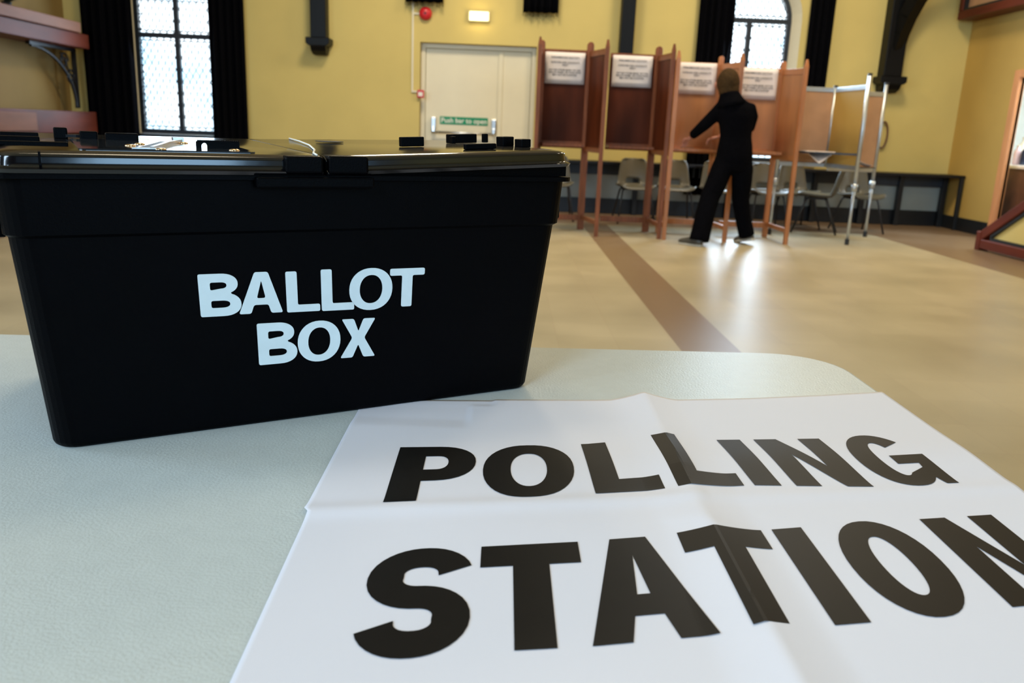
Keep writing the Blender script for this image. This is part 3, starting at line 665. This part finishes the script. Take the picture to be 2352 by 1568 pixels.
# jacket and trousers
def ering(c, rx, ry, n=20): return [Vector((c[0]+rx*math.cos(2*PI*k/n), c[1]+ry*math.sin(2*PI*k/n), c[2])) for k in range(n)]
def garment(name, mb):
    o = mb.build(name, 'cloth', P, smooth=True)
    d = o.modifiers.new('weave', 'REMESH'); d.mode = 'VOXEL'; d.voxel_size = .013; d.use_smooth_shade = True
    d = o.modifiers.new('soft', 'SMOOTH'); d.iterations = 5; d.factor = .6
    return o
jk = MB().loft([ering(Q(x, z, PY+y), rx, ry) for x, z, y, rx, ry in (
    (2.265, .80, .0, .180, .135), (2.265, .88, .0, .182, .14), (2.265, .98, .0, .170, .13), (2.26, 1.07, .0, .155, .12), (2.25, 1.17, .0, .165, .125),
    (2.24, 1.27, .0, .185, .13), (2.23, 1.34, .005, .190, .12), (2.215, 1.39, .01, .155, .10), (2.20, 1.43, .015, .105, .085), (2.185, 1.47, .02, .082, .075))])
jk.tube([Q(2.15, 1.34, PY+.01), shl, Q(2.05, 1.27, PY+.05), ell, Q(1.925, 1.11, PY+.20), (wrl[0]+.01, wrl[1]-.02, wrl[2]+.02)], [.075, .075, .066, .060, .052, .046], 16)
jk.tube([Q(2.32, 1.33, PY), (shr[0]+.01, shr[1], shr[2]-.02), Q(2.40, 1.26, PY+.02), elr, Q(2.30, 1.11, PY+.18), (wrr[0]+.03, wrr[1]-.02, wrr[2]+.005)], [.075, .076, .068, .062, .053, .046], 16)
garment('jacket', jk)
tr = MB().loft([ering(Q(x, z, PY), rx, ry) for x, z, rx, ry in ((2.265, .95, .165, .125), (2.265, .88, .172, .132), (2.26, .80, .175, .135), (2.255, .74, .165, .125))])
tr.tube([Q(2.18, .86), Q(2.155, .76, PY-.01), Q(2.10, .60, PY-.04), kl, Q(2.0, .28, PY-.12), (al[0]+.01, al[1]+.01, .05)], [.095, .108, .105, .098, .095, .100], 18)
tr.tube([Q(2.35, .86), Q(2.36, .76), Q(2.375, .60, PY+.02), kr, Q(2.44, .28, PY+.09), (ar[0]+.01, ar[1]+.01, .085)], [.095, .105, .100, .088, .080, .082], 18)
garment('trousers', tr)
hc = Vector((2.145-PX, .04, 1.572)); n_ = 22
MB().lathe([(max(.004, math.sin(PI*i/n_)), -math.cos(PI*i/n_)) for i in range(n_+1)], n=24, m=Matrix.Translation(hc) @ Matrix.Rotation(-.10, 4, 'Y') @ Matrix.Rotation(.16, 4, 'X') @ Matrix.Diagonal((.108, .118, .140, 1))).build('hair', 'hair', P, smooth=True)
MB().lathe([(.05, -.09), (.085, -.075), (.098, -.03), (.10, .03), (.09, .08)], n=20, m=Matrix.Translation(hc + Vector((.008, -.012, -.055))) @ Matrix.Rotation(-.10, 4, 'Y')).build('hair', 'hair', P, smooth=True)
MB().lathe([(.150, -.03), (.128, .01), (.108, .045), (.094, .08), (.088, .10)], n=20, m=Matrix.Translation((2.178-PX, .018, 1.395)) @ Matrix.Rotation(-.25, 4, 'Y')).build('collar', 'cloth', P, smooth=True)
for s in (-1, 1):
    c = Vector(skull) + Vector((s*.09, .05, -.01))
    MB().lathe([(.005, -.028), (.016, -.018), (.02, 0), (.018, .018), (.006, .03)], (0,0,0), 10, Matrix.Translation(c) @ Matrix.Scale(.5, 4, (1, 0, 0))).build('ear', 'skin', body, smooth=True)
c = Vector(skull) + Vector((-.03, .10, -.01)); MB().add([c+Vector((0,-.02,.035)), c+Vector((-.016,-.01,-.02)), c+Vector((.016,-.01,-.02)), c+Vector((-.004,.02,-.012))], [(0,1,3),(0,3,2),(1,2,3),(0,2,1)]).build('nose', 'skin', body, smooth=True)
def hand(w_, d, side, parent, grip=0):
    """five separate fingers grown from a palm; w_ wrist, d direction of the hand"""
    w_ = Vector(w_); d = Vector(d).normalized(); n = d.cross(Vector((0, 0, 1))).normalized()*side; u = n.cross(d)*side
    v = [w_, w_ + d*.045, w_ + d*.085]; e = [(0, 1), (1, 2)]; rad = [(.022, .018), (.034, .015), (.036, .014)]
    skinned('palm', [tuple(x) for x in v], e, rad, 'skin', parent, 1)
    for k, (off, ln) in enumerate(((-.027, .070), (-.009, .080), (.009, .074), (.026, .058))):
        p0 = w_ + d*.08 + n*off; p1 = p0 + (d*.85 - u*.3)*ln*.45; p2 = p1 + (d*.6 - u*.8)*ln*.35; p3 = p2 + (d*.2 - u)*ln*.25
        skinned('finger', [tuple(x) for x in (p0, p1, p2, p3)], [(0,1),(1,2),(2,3)], [.0095, .009, .008, .007], 'skin', parent, 1)
    p0 = w_ + d*.03 - n*.03; p1 = p0 + (d*.6 - n*.6)*.035; p2 = p1 + (d*.9 - n*.1 - u*.3)*.03
    skinned('thumb', [tuple(x) for x in (p0, p1, p2)], [(0,1),(1,2)], [.011, .010, .008], 'skin', parent, 1)
hand(wrl, (-.30, .62, -.35), 1, body)
hand(wrr, (-.85, .5, -.25), -1, body)
def shoe(pos, rz, pitch, label):
    r_ = bpy.data.objects.new('shoe', None); C.objects.link(r_); r_.parent = P; r_.location = pos; r_.rotation_euler = (pitch, 0, rz)
    rings = []
    for y, hw, h in ((-.075, .022, .045), (-.06, .034, .07), (-.02, .038, .085), (.05, .040, .07), (.11, .045, .055), (.165, .040, .04), (.195, .02, .025)):
        rings.append([Vector((hw*math.cos(a)*(1 if math.sin(a) > 0 else 1), y, .018 + max(0, h*math.sin(a)))) for a in [2*PI*i/12 for i in range(12)]])
    MB().loft(rings).build('upper', 'shoe', r_, smooth=True)
    out = [(.025, -.08), (.038, -.05), (.036, .02), (.046, .10), (.04, .17), (.0, .20), (-.04, .17), (-.046, .10), (-.036, .02), (-.038, -.05), (-.025, -.08)]
    MB().loft([[Vector((x, y, z)) for x, y in out] for z in (0, .02)]).build('sole', 'sole', r_, bevel=.003)
shoe((al[0]-.02, al[1]+.02, 0), .75, 0, '')
shoe((ar[0]+.03, ar[1]+.03, .035), -.45+.9, -.22, '')

# ================================================================ FOREGROUND
T = .72
# table: rounded slab on folding legs
tb = empty('folding_table', (0, .7, 0), 'pale grey plastic folding table with rounded corner carrying the ballot box', 'table')
def table_ring(z, inset):
    pts = rrect(-1.30, .02-.7, .53, .7, .10, z, 8)
    out = []
    cx, cy = -.385, -.0
    for p in pts:
        x, y = p.x, p.y + .7
        if y > .6: y = y - 1.4 + 1.262 + .045*x       # far edge runs very slightly askew
        p2 = Vector((x, y-.7, z)); c = Vector((cx, -.05, z)); dv = p2-c
        p2 = c + Vector((dv.x*(1-inset/.915), dv.y*(1-inset/.62), 0)); out.append(p2)
    return out
MB().loft([table_ring(T-.045, .010), table_ring(T-.040, .0), table_ring(T-.010, 0), table_ring(T-.004, .0015), table_ring(T-.0012, .004), table_ring(T, .008)]).build('tabletop', 'table', tb)
for x in (-1.05, .36):
    for y in (-.48, .38):
        MB().tube([(x, y, T-.045), (x, y, .02)], .015, 10).build('leg', 'steel', tb, smooth=True)
    MB().tube([(x, -.48, .25), (x, .38, .25)], .011, 8).build('leg_brace', 'steel', tb, smooth=True)

# poster
def interp(x, tab):
    if x <= tab[0][0]: a, b_ = tab[0], tab[1]
    elif x >= tab[-1][0]: a, b_ = tab[-2], tab[-1]
    else:
        for a, b_ in zip(tab, tab[1:]):
            if a[0] <= x <= b_[0]: break
    return a[1] + (b_[1]-a[1])*(x-a[0])/(b_[0]-a[0])
FAR = [(-.165, .972), (.0, .986), (.116, .999), (.19, 1.010), (.235, 1.014), (.33, 1.030), (.43, 1.052), (.527, 1.077)]
FOLD = [(-.16, .660), (.003, .685), (.19, .716), (.35, .74), (.527, .768)]
def paper_h(x, y):
    h = .0010
    t = max(0, 1-abs(x-.19)/.045); h += .0078*t**1.4*(.55 + .45*min(1, abs(y-.72)/.06))*(1 + .35*max(0, min(1, (y-.9)/.1)))      # raised centre fold
    yf = interp(x, FOLD); d = y-yf
    h += .0022*math.exp(-(d/.012)**2)*(1 if x < .2 else .5) + .0030*math.exp(-((d-.09)/.05)**2)*max(0, min(1, (x+.16)/.3))*0.6
    h += .0008*math.sin(7*x+3*y) + .0008
    if x < -.03 and y > .88: h *= max(0, 1-(y-.88)/.03)*.9+.1
    return h
ps = empty('polling_station_poster', (.18, .65, T), 'large white paper poster printed in black, creased and lying on the table', 'poster')
def pfn(u, v):
    x = -.16 + .687*u
    yn = .20; yf = interp(x, FAR); y = yn + (yf-yn)*v
    if abs(v-1) > 1e-6 or True: pass
    xx = x - (.004 if y > .66 else -.006*(0.66-y)/.23)*(1-u)
    return (xx-.18, y-.65, paper_h(x, y) if not (x < -.0 and y > .9 and v > .97) else .0006)
MB().grid(pfn, 170, 130).build('sheet', 'paper', ps, smooth=True, solid=.0003)
def on_paper(base, cap, x0, x1, lean=0):
    def fn(u, v, t):
        x = x0 + (x1-x0)*u; b0 = interp(x, base); c0 = interp(x, cap)
        y = b0 + (c0-b0)*v; x += lean*(1-v)
        return (x-.18, y-.65, paper_h(x, y) + .0007)
    return fn
BP = [(-.10, .679), (.10, .716), (.18, .734), (.25, .749), (.375, .755), (.47, .772)]
CP = [(-.10, .813), (.036, .829), (.10, .842), (.173, .867), (.25, .870), (.37, .885), (.45, .903)]
for chx, x0, x1, sx, sy, ln in (('P', -.099, -.019, .36, .20, .001), ('O', -.011, .080, .30, .20, 0), ('L', .093, .161, .40, .23, .003), ('L', .173, .241, .39, .23, .004),
                             ('I', .248, .275, 1, 1, .008), ('N', .291, .369, .33, .2, .007), ('G', .385, .466, .32, .19, .004)):
    link('letter', letter_mesh(chx, sx, sy, on_paper(BP, CP, x0, x1, ln), cuts=26), 'ink', ps)
BS = [(-.09, .455), (.019, .470), (.069, .477), (.158, .495), (.207, .505), (.242, .511), (.268, .516), (.383, .542), (.46, .558)]
CS = [(-.09, .592), (-.008, .606), (.071, .620), (.128, .633), (.157, .640), (.233, .653), (.272, .662), (.335, .676), (.413, .691), (.46, .700)]
for chx, x0, x1, sx, sy in (('S', -.091, -.013, .34, .215), ('T', -.008, .071, .36, .235), ('A', .069, .158, .29, .2), ('T', .157, .233, .36, .235),
                            ('I', .243, .271, 1, 1), ('O', .289, .369, .33, .2), ('N', .388, .462, .34, .2)):
    link('letter', letter_mesh(chx, sx, sy, on_paper(BS, CS, x0, x1), cuts=26), 'ink', ps)

# ---------------------------------------------------------------- ballot box
TH = math.atan2(.4844, .8749); HL = .277
bb = empty('ballot_box', (-.1983, .9125, T), 'black plastic ballot box with white lettering standing on the grey table', 'ballot box', TH)
DV = .30        # depth at the base
def ring(z, g, r=.022): return rrect(-HL-g, -g, HL+g, DV+g, r, z, 6)
b = MB()
b.loft([ring(0, -.004, .02), ring(.0025, -.001), ring(.006, .0005), ring(.216, .0195), ring(.219, .0235), ring(.270, .0265), ring(.271, .033), ring(.276, .033),
        ring(.276, .020), ring(.10, .006), ring(.01, -.004)], cap0=True, cap1=True)
b.build('body', 'box', bb, bevel=0)
MB().loft([ring(.275, .0235), ring(.2775, .0235), ring(.2775, .010)], True, True).build('rim_upstand', 'box', bb)
for x0_, x1_ in ((.02, HL+.0225),):
    MB().add([(x, y, z_) for y in (-.0235, -.012) for x, z_ in ((x0_, .2768), (x1_, .2768), (x1_, .2905))], [(0,1,2),(5,4,3),(0,3,4,1),(1,4,5,2),(2,5,3,0)]).box((HL+.0105, -.012, .2768), (HL+.0225, DV+.02, .2905)).build('lid_hinge_shoulder', 'box', bb)
b = MB()
b.box((-.078, -.041, .2635), (.046, -.018, .2745)); b.build('front_catch_ledge', 'box', bb, bevel=.002)
for s, x in ((1, HL+.0245), (-1, -HL-.0245)):
    b = MB(); b.box((min(x, x+s*.010), .004, .222), (max(x, x+s*.010), .05, .270)).box((min(x, x+s*.010), .12, .20), (max(x, x+s*.010), .22, .268)); b.build('end_rib', 'box', bb, bevel=.002)
# lid halves: hinged at the ends, meeting in the middle
def lidtilt(x): return .021 - .06*max(0, x)
def lid_half(s, xs0, xs1, rise, z0, z1):
    """s=-1 left, +1 right; rise = height gained per metre of x"""
    def lring(z, g, r=.02):
        rs = (r, .002, .002, r) if s < 0 else (.002, r, r, .002)
        pts = rrect(xs0 - (g if s < 0 else 0), -.030-g, xs1 + (g if s > 0 else 0), DV+.034+g, r, z, 8, rs)
        return [Vector((p.x, p.y, p.z + rise*p.x + lidtilt(p.x)*(p.y+.02))) for p in pts]
    rings = [lring(z0, .006), lring(z0+.0035, .0075), lring(z0+.005, .004), lring(z0+.006, .003)]
    R_ = z1-z0-.006
    for i in range(1, 9):
        q = (.3, .55, .68, .78, .87, .94, .98, 1.0)[i-1]
        rings.append(lring(z0+.006+R_*q, .003 - .0016*q - .0105*max(0, (q-.62)/.38)**2.6, .02))
    ld = MB().loft(rings).build('lid_half', 'lid', bb, smooth=False)
    for p in ld.data.polygons: p.use_smooth = True
    md = ld.modifiers.new('split', 'EDGE_SPLIT'); md.split_angle = .7
    return ld
ll = lid_half(-1, -.300, -.0075, 0, .2765, .2958)
lr = lid_half(1, -.0045, .298, .0435, .2765, .2958)
ll['label'] = 'left half of the lid'; lr['label'] = 'right half of the lid, tilted up'
# interlocking blocks of the centre seam
MB().box((-.048, -.0395, .2775), (-.0085, -.010, .2955)).build('seam_block', 'box', ll, bevel=.003, seg=3)
b = MB().box((-.0035, -.0400, .2775), (.040, -.010, .2965)).build('seam_block', 'box', lr, bevel=.003, seg=3)
MB().box((-.2655, -.0385, .283), (-.2635, -.024, .2950)).build('rim_notch', 'box', ll)
def lz(x, y): return .2958 + (.0435*x if x > -.006 else 0) + lidtilt(x)*(y+.02)
def part(name, m, shape, parent, bevel=.0015): return shape.build(name, m, parent, bevel=bevel)
def lump(x0, x1, y, d, h, parent, name, m='box'):
    z = lz((x0+x1)/2, y)-.001; return part(name, m, MB().box((x0, y, z), (x1, y+d, z+h)), parent)
# slot plate on the left half
z = lz(-.1, .1)-.0006
pl = MB().loft([rrect(-.232, -.010, -.070, .175, .006, z+k, 3) for k in (0, .0022)]).build('slot_plate', 'plate', ll)
def ribbon(pts, w_, h_, name, m, parent):
    b_ = MB()
    for a, c in zip(pts, pts[1:]): b_.bar(a, c, w_, h_)
    return b_.build(name, m, parent)
zp = z+.0026
MB().add([(-.182, .004, zp), (-.166, .004, zp), (-.124, .145, zp), (-.142, .145, zp)], [(0,1,2,3)]).build('voting_slot', 'black', pl, solid=.0006)
ribbon([(-.167, .004, zp), (-.156, .035, zp+.0008), (-.142, .085, zp+.0012), (-.118, .155, zp+.0008)], .004, .004, 'slot_lip', 'chrome', pl)
MB().box((-.186, -.004, zp-.0005), (-.156, .002, zp+.001)).build('slot_end', 'chrome', pl, bevel=.0005)
MB().box((-.128, .150, zp-.0005), (-.116, .160, zp+.005)).build('slot_end', 'chrome', pl, bevel=.0005)
for x, y in ((-.182, .052), (-.170, .084), (-.160, -.002), (-.120, .128), (-.088, .010), (-.078, .10)):
    MB().lathe([(.0055, 0), (.0055, .0006), (.0040, .0016), (.0015, .0018)], (x, y, zp-.0006), 16).build('rivet', 'brass', pl, smooth=True)
for o in [pl] + list(pl.children):
    for v in o.data.vertices: v.co.z += .021*(v.co.y-.1)
# bracket with an arched cut-out
b = MB(); x0, x1, y = -.120, -.077, .040; zb = lz(-.1, .040)+.0015; ht = .0078
arch = [(x0, zb), (x0+.0045, zb)] + [(x0+.0078 - .0033*math.cos(PI*i/8), zb+.0022+.0033*math.sin(PI*i/8)) for i in range(9)] + [(x0+.0111, zb), (x1, zb), (x1, zb+ht-.0015), (x1-.0015, zb+ht), (x0+.0015, zb+ht), (x0, zb+ht-.0015)]
me = filled('slot_bracket', [arch], .0035); me.transform(Matrix.Translation((0, y, 0)) @ UP); link('slot_bracket', me, 'box', ll)
b = MB()
for i in range(20): b.tube([(x0+.002+i*.0021, y-.0035, zb+ht), (x0+.002+i*.0021, y+.0035, zb+ht)], .0007, 6)
b.build('bracket_ridges', 'box', ll)
lump(-.197, -.163, .16, .012, .0105, ll, 'latch_block')
lump(-.222, -.204, .17, .015, .0110, ll, 'latch_block')
lump(-.247, -.233, .20, .015, .0130, ll, 'latch_block')
ribbon([(-.233, .205, lz(-.2, .2)+.003), (-.222, .178, lz(-.2, .18)+.004)], .008, .003, 'latch_strap', 'plate', ll)
ribbon([(-.163, .166, lz(-.2, .16)+.004), (-.152, .166, lz(-.2, .16)+.003)], .006, .002, 'latch_pin', 'brass', ll)
b = MB().box((-.298, .055, lz(-.25, .05)-.001), (-.238, .066, lz(-.25, .05)+.0035)); b.build('raised_rib', 'box', ll, bevel=.001)
b = MB().box((-.300, .10, lz(-.25, .1)-.001), (-.262, .115, lz(-.25, .1)+.006)); b.build('hinge_block', 'box', ll, bevel=.001)
b = MB().box((-.300, .22, lz(-.25, .2)-.001), (-.262, .235, lz(-.25, .2)+.005)); b.build('hinge_block', 'box', ll, bevel=.001)
# right half fittings
def rlump(x0, x1, y, d, h, name, extra=None):
    z = lz((x0+x1)/2, y)-.001; m4 = Matrix.Translation((x0, y, z)) @ Matrix.Rotation(-.045, 4, 'Y')
    b = MB().box((0, 0, 0), (x1-x0, d, h), m4)
    if extra: extra(b, m4)
    return b.build(name, 'box', lr, bevel=.0012)
rlump(.1415, .173, .12, .010, .0120, 'latch_block')
rlump(.186, .228, .025, .008, .0068, 'latch_block')
def arch2(b, m4):
    b.box((0, -.012, 0), (.006, 0, .010), m4); b.box((.056, 0, 0), (.0635, .008, .0125), m4)
rlump(.245, .290, .20, .010, .0125, 'carry_handle', arch2)
rlump(.285, .299, .062, .020, .0105, 'hinge_block'); rlump(.278, .295, .10, .020, .0125, 'hinge_block')
zz = lz(.1, .24)
b = MB().loft([rrect(.068, .225, .102, .26, .01, zz+k, 4) for k in (0, .001)]); b.build('dark_recess', 'black', lr)
b = MB()
b.tube([(.052, .325, lz(.05, .32)+.0012), (.043, .24, lz(.04, .24)+.0016), (.028, .14, lz(.03, .14)+.0016), (.008, .05, lz(.01, .05)+.0016), (-.008, .0, .2975), (-.0125, -.028, .2965)], .0011, 8)
b.build('cable_tie', 'tie', bb, smooth=True)
# vinyl letters on the sloping front face
SL = math.atan2(.019, .210)
def on_front(x0, x1, z0a, z0b, z1a, z1b, lean):
    def fn(u, v, t):
        x = x0 + (x1-x0)*u; zb_ = z0a + (z0b-z0a)*u; zt = z1a + (z1b-z1a)*u; z = zb_ + (zt-zb_)*v; x += lean*(1-v)
        y = -(.0005 + .019*(z-.006)/.210) - .00035 - t*.0009
        return (x, y, z)
    return fn
def vinyl(chx, x0, x1, z0a, z0b, z1a, z1b, sx, sy, lean=.002):
    link('letter', letter_mesh(chx, sx, sy, on_front(x0, x1, z0a, z0b, z1a, z1b, lean), thick=1, rounding=.05, cuts=4), 'vinyl', bb)
vinyl('B', -.1350, -.0935, .1297, .1290, .1752, .1748, .27, .20)
vinyl('A', -.0945, -.0485, .1299, .1290, .1750, .1745, .25, .17, .0)
vinyl('L', -.0460, -.0095, .1282, .1275, .1737, .1735, .33, .18)
vinyl('L', -.0075, .0295, .1270, .1262, .1742, .1738, .33, .18)
vinyl('O', .0255, .0765, .1253, .1250, .1725, .1722, .235, .17, .0)
vinyl('T', .0733, .1160, .1258, .1250, .1712, .1707, .30, .18, .0)
vinyl('B', -.0768, -.0345, .0704, .0700, .1180, .1172, .27, .20)
vinyl('O', -.0325, .0160, .0690, .0688, .1152, .1150, .24, .17, .0)
vinyl('X', .0165, .0580, .0690, .0679, .1154, .1143, .28, .2, .0)
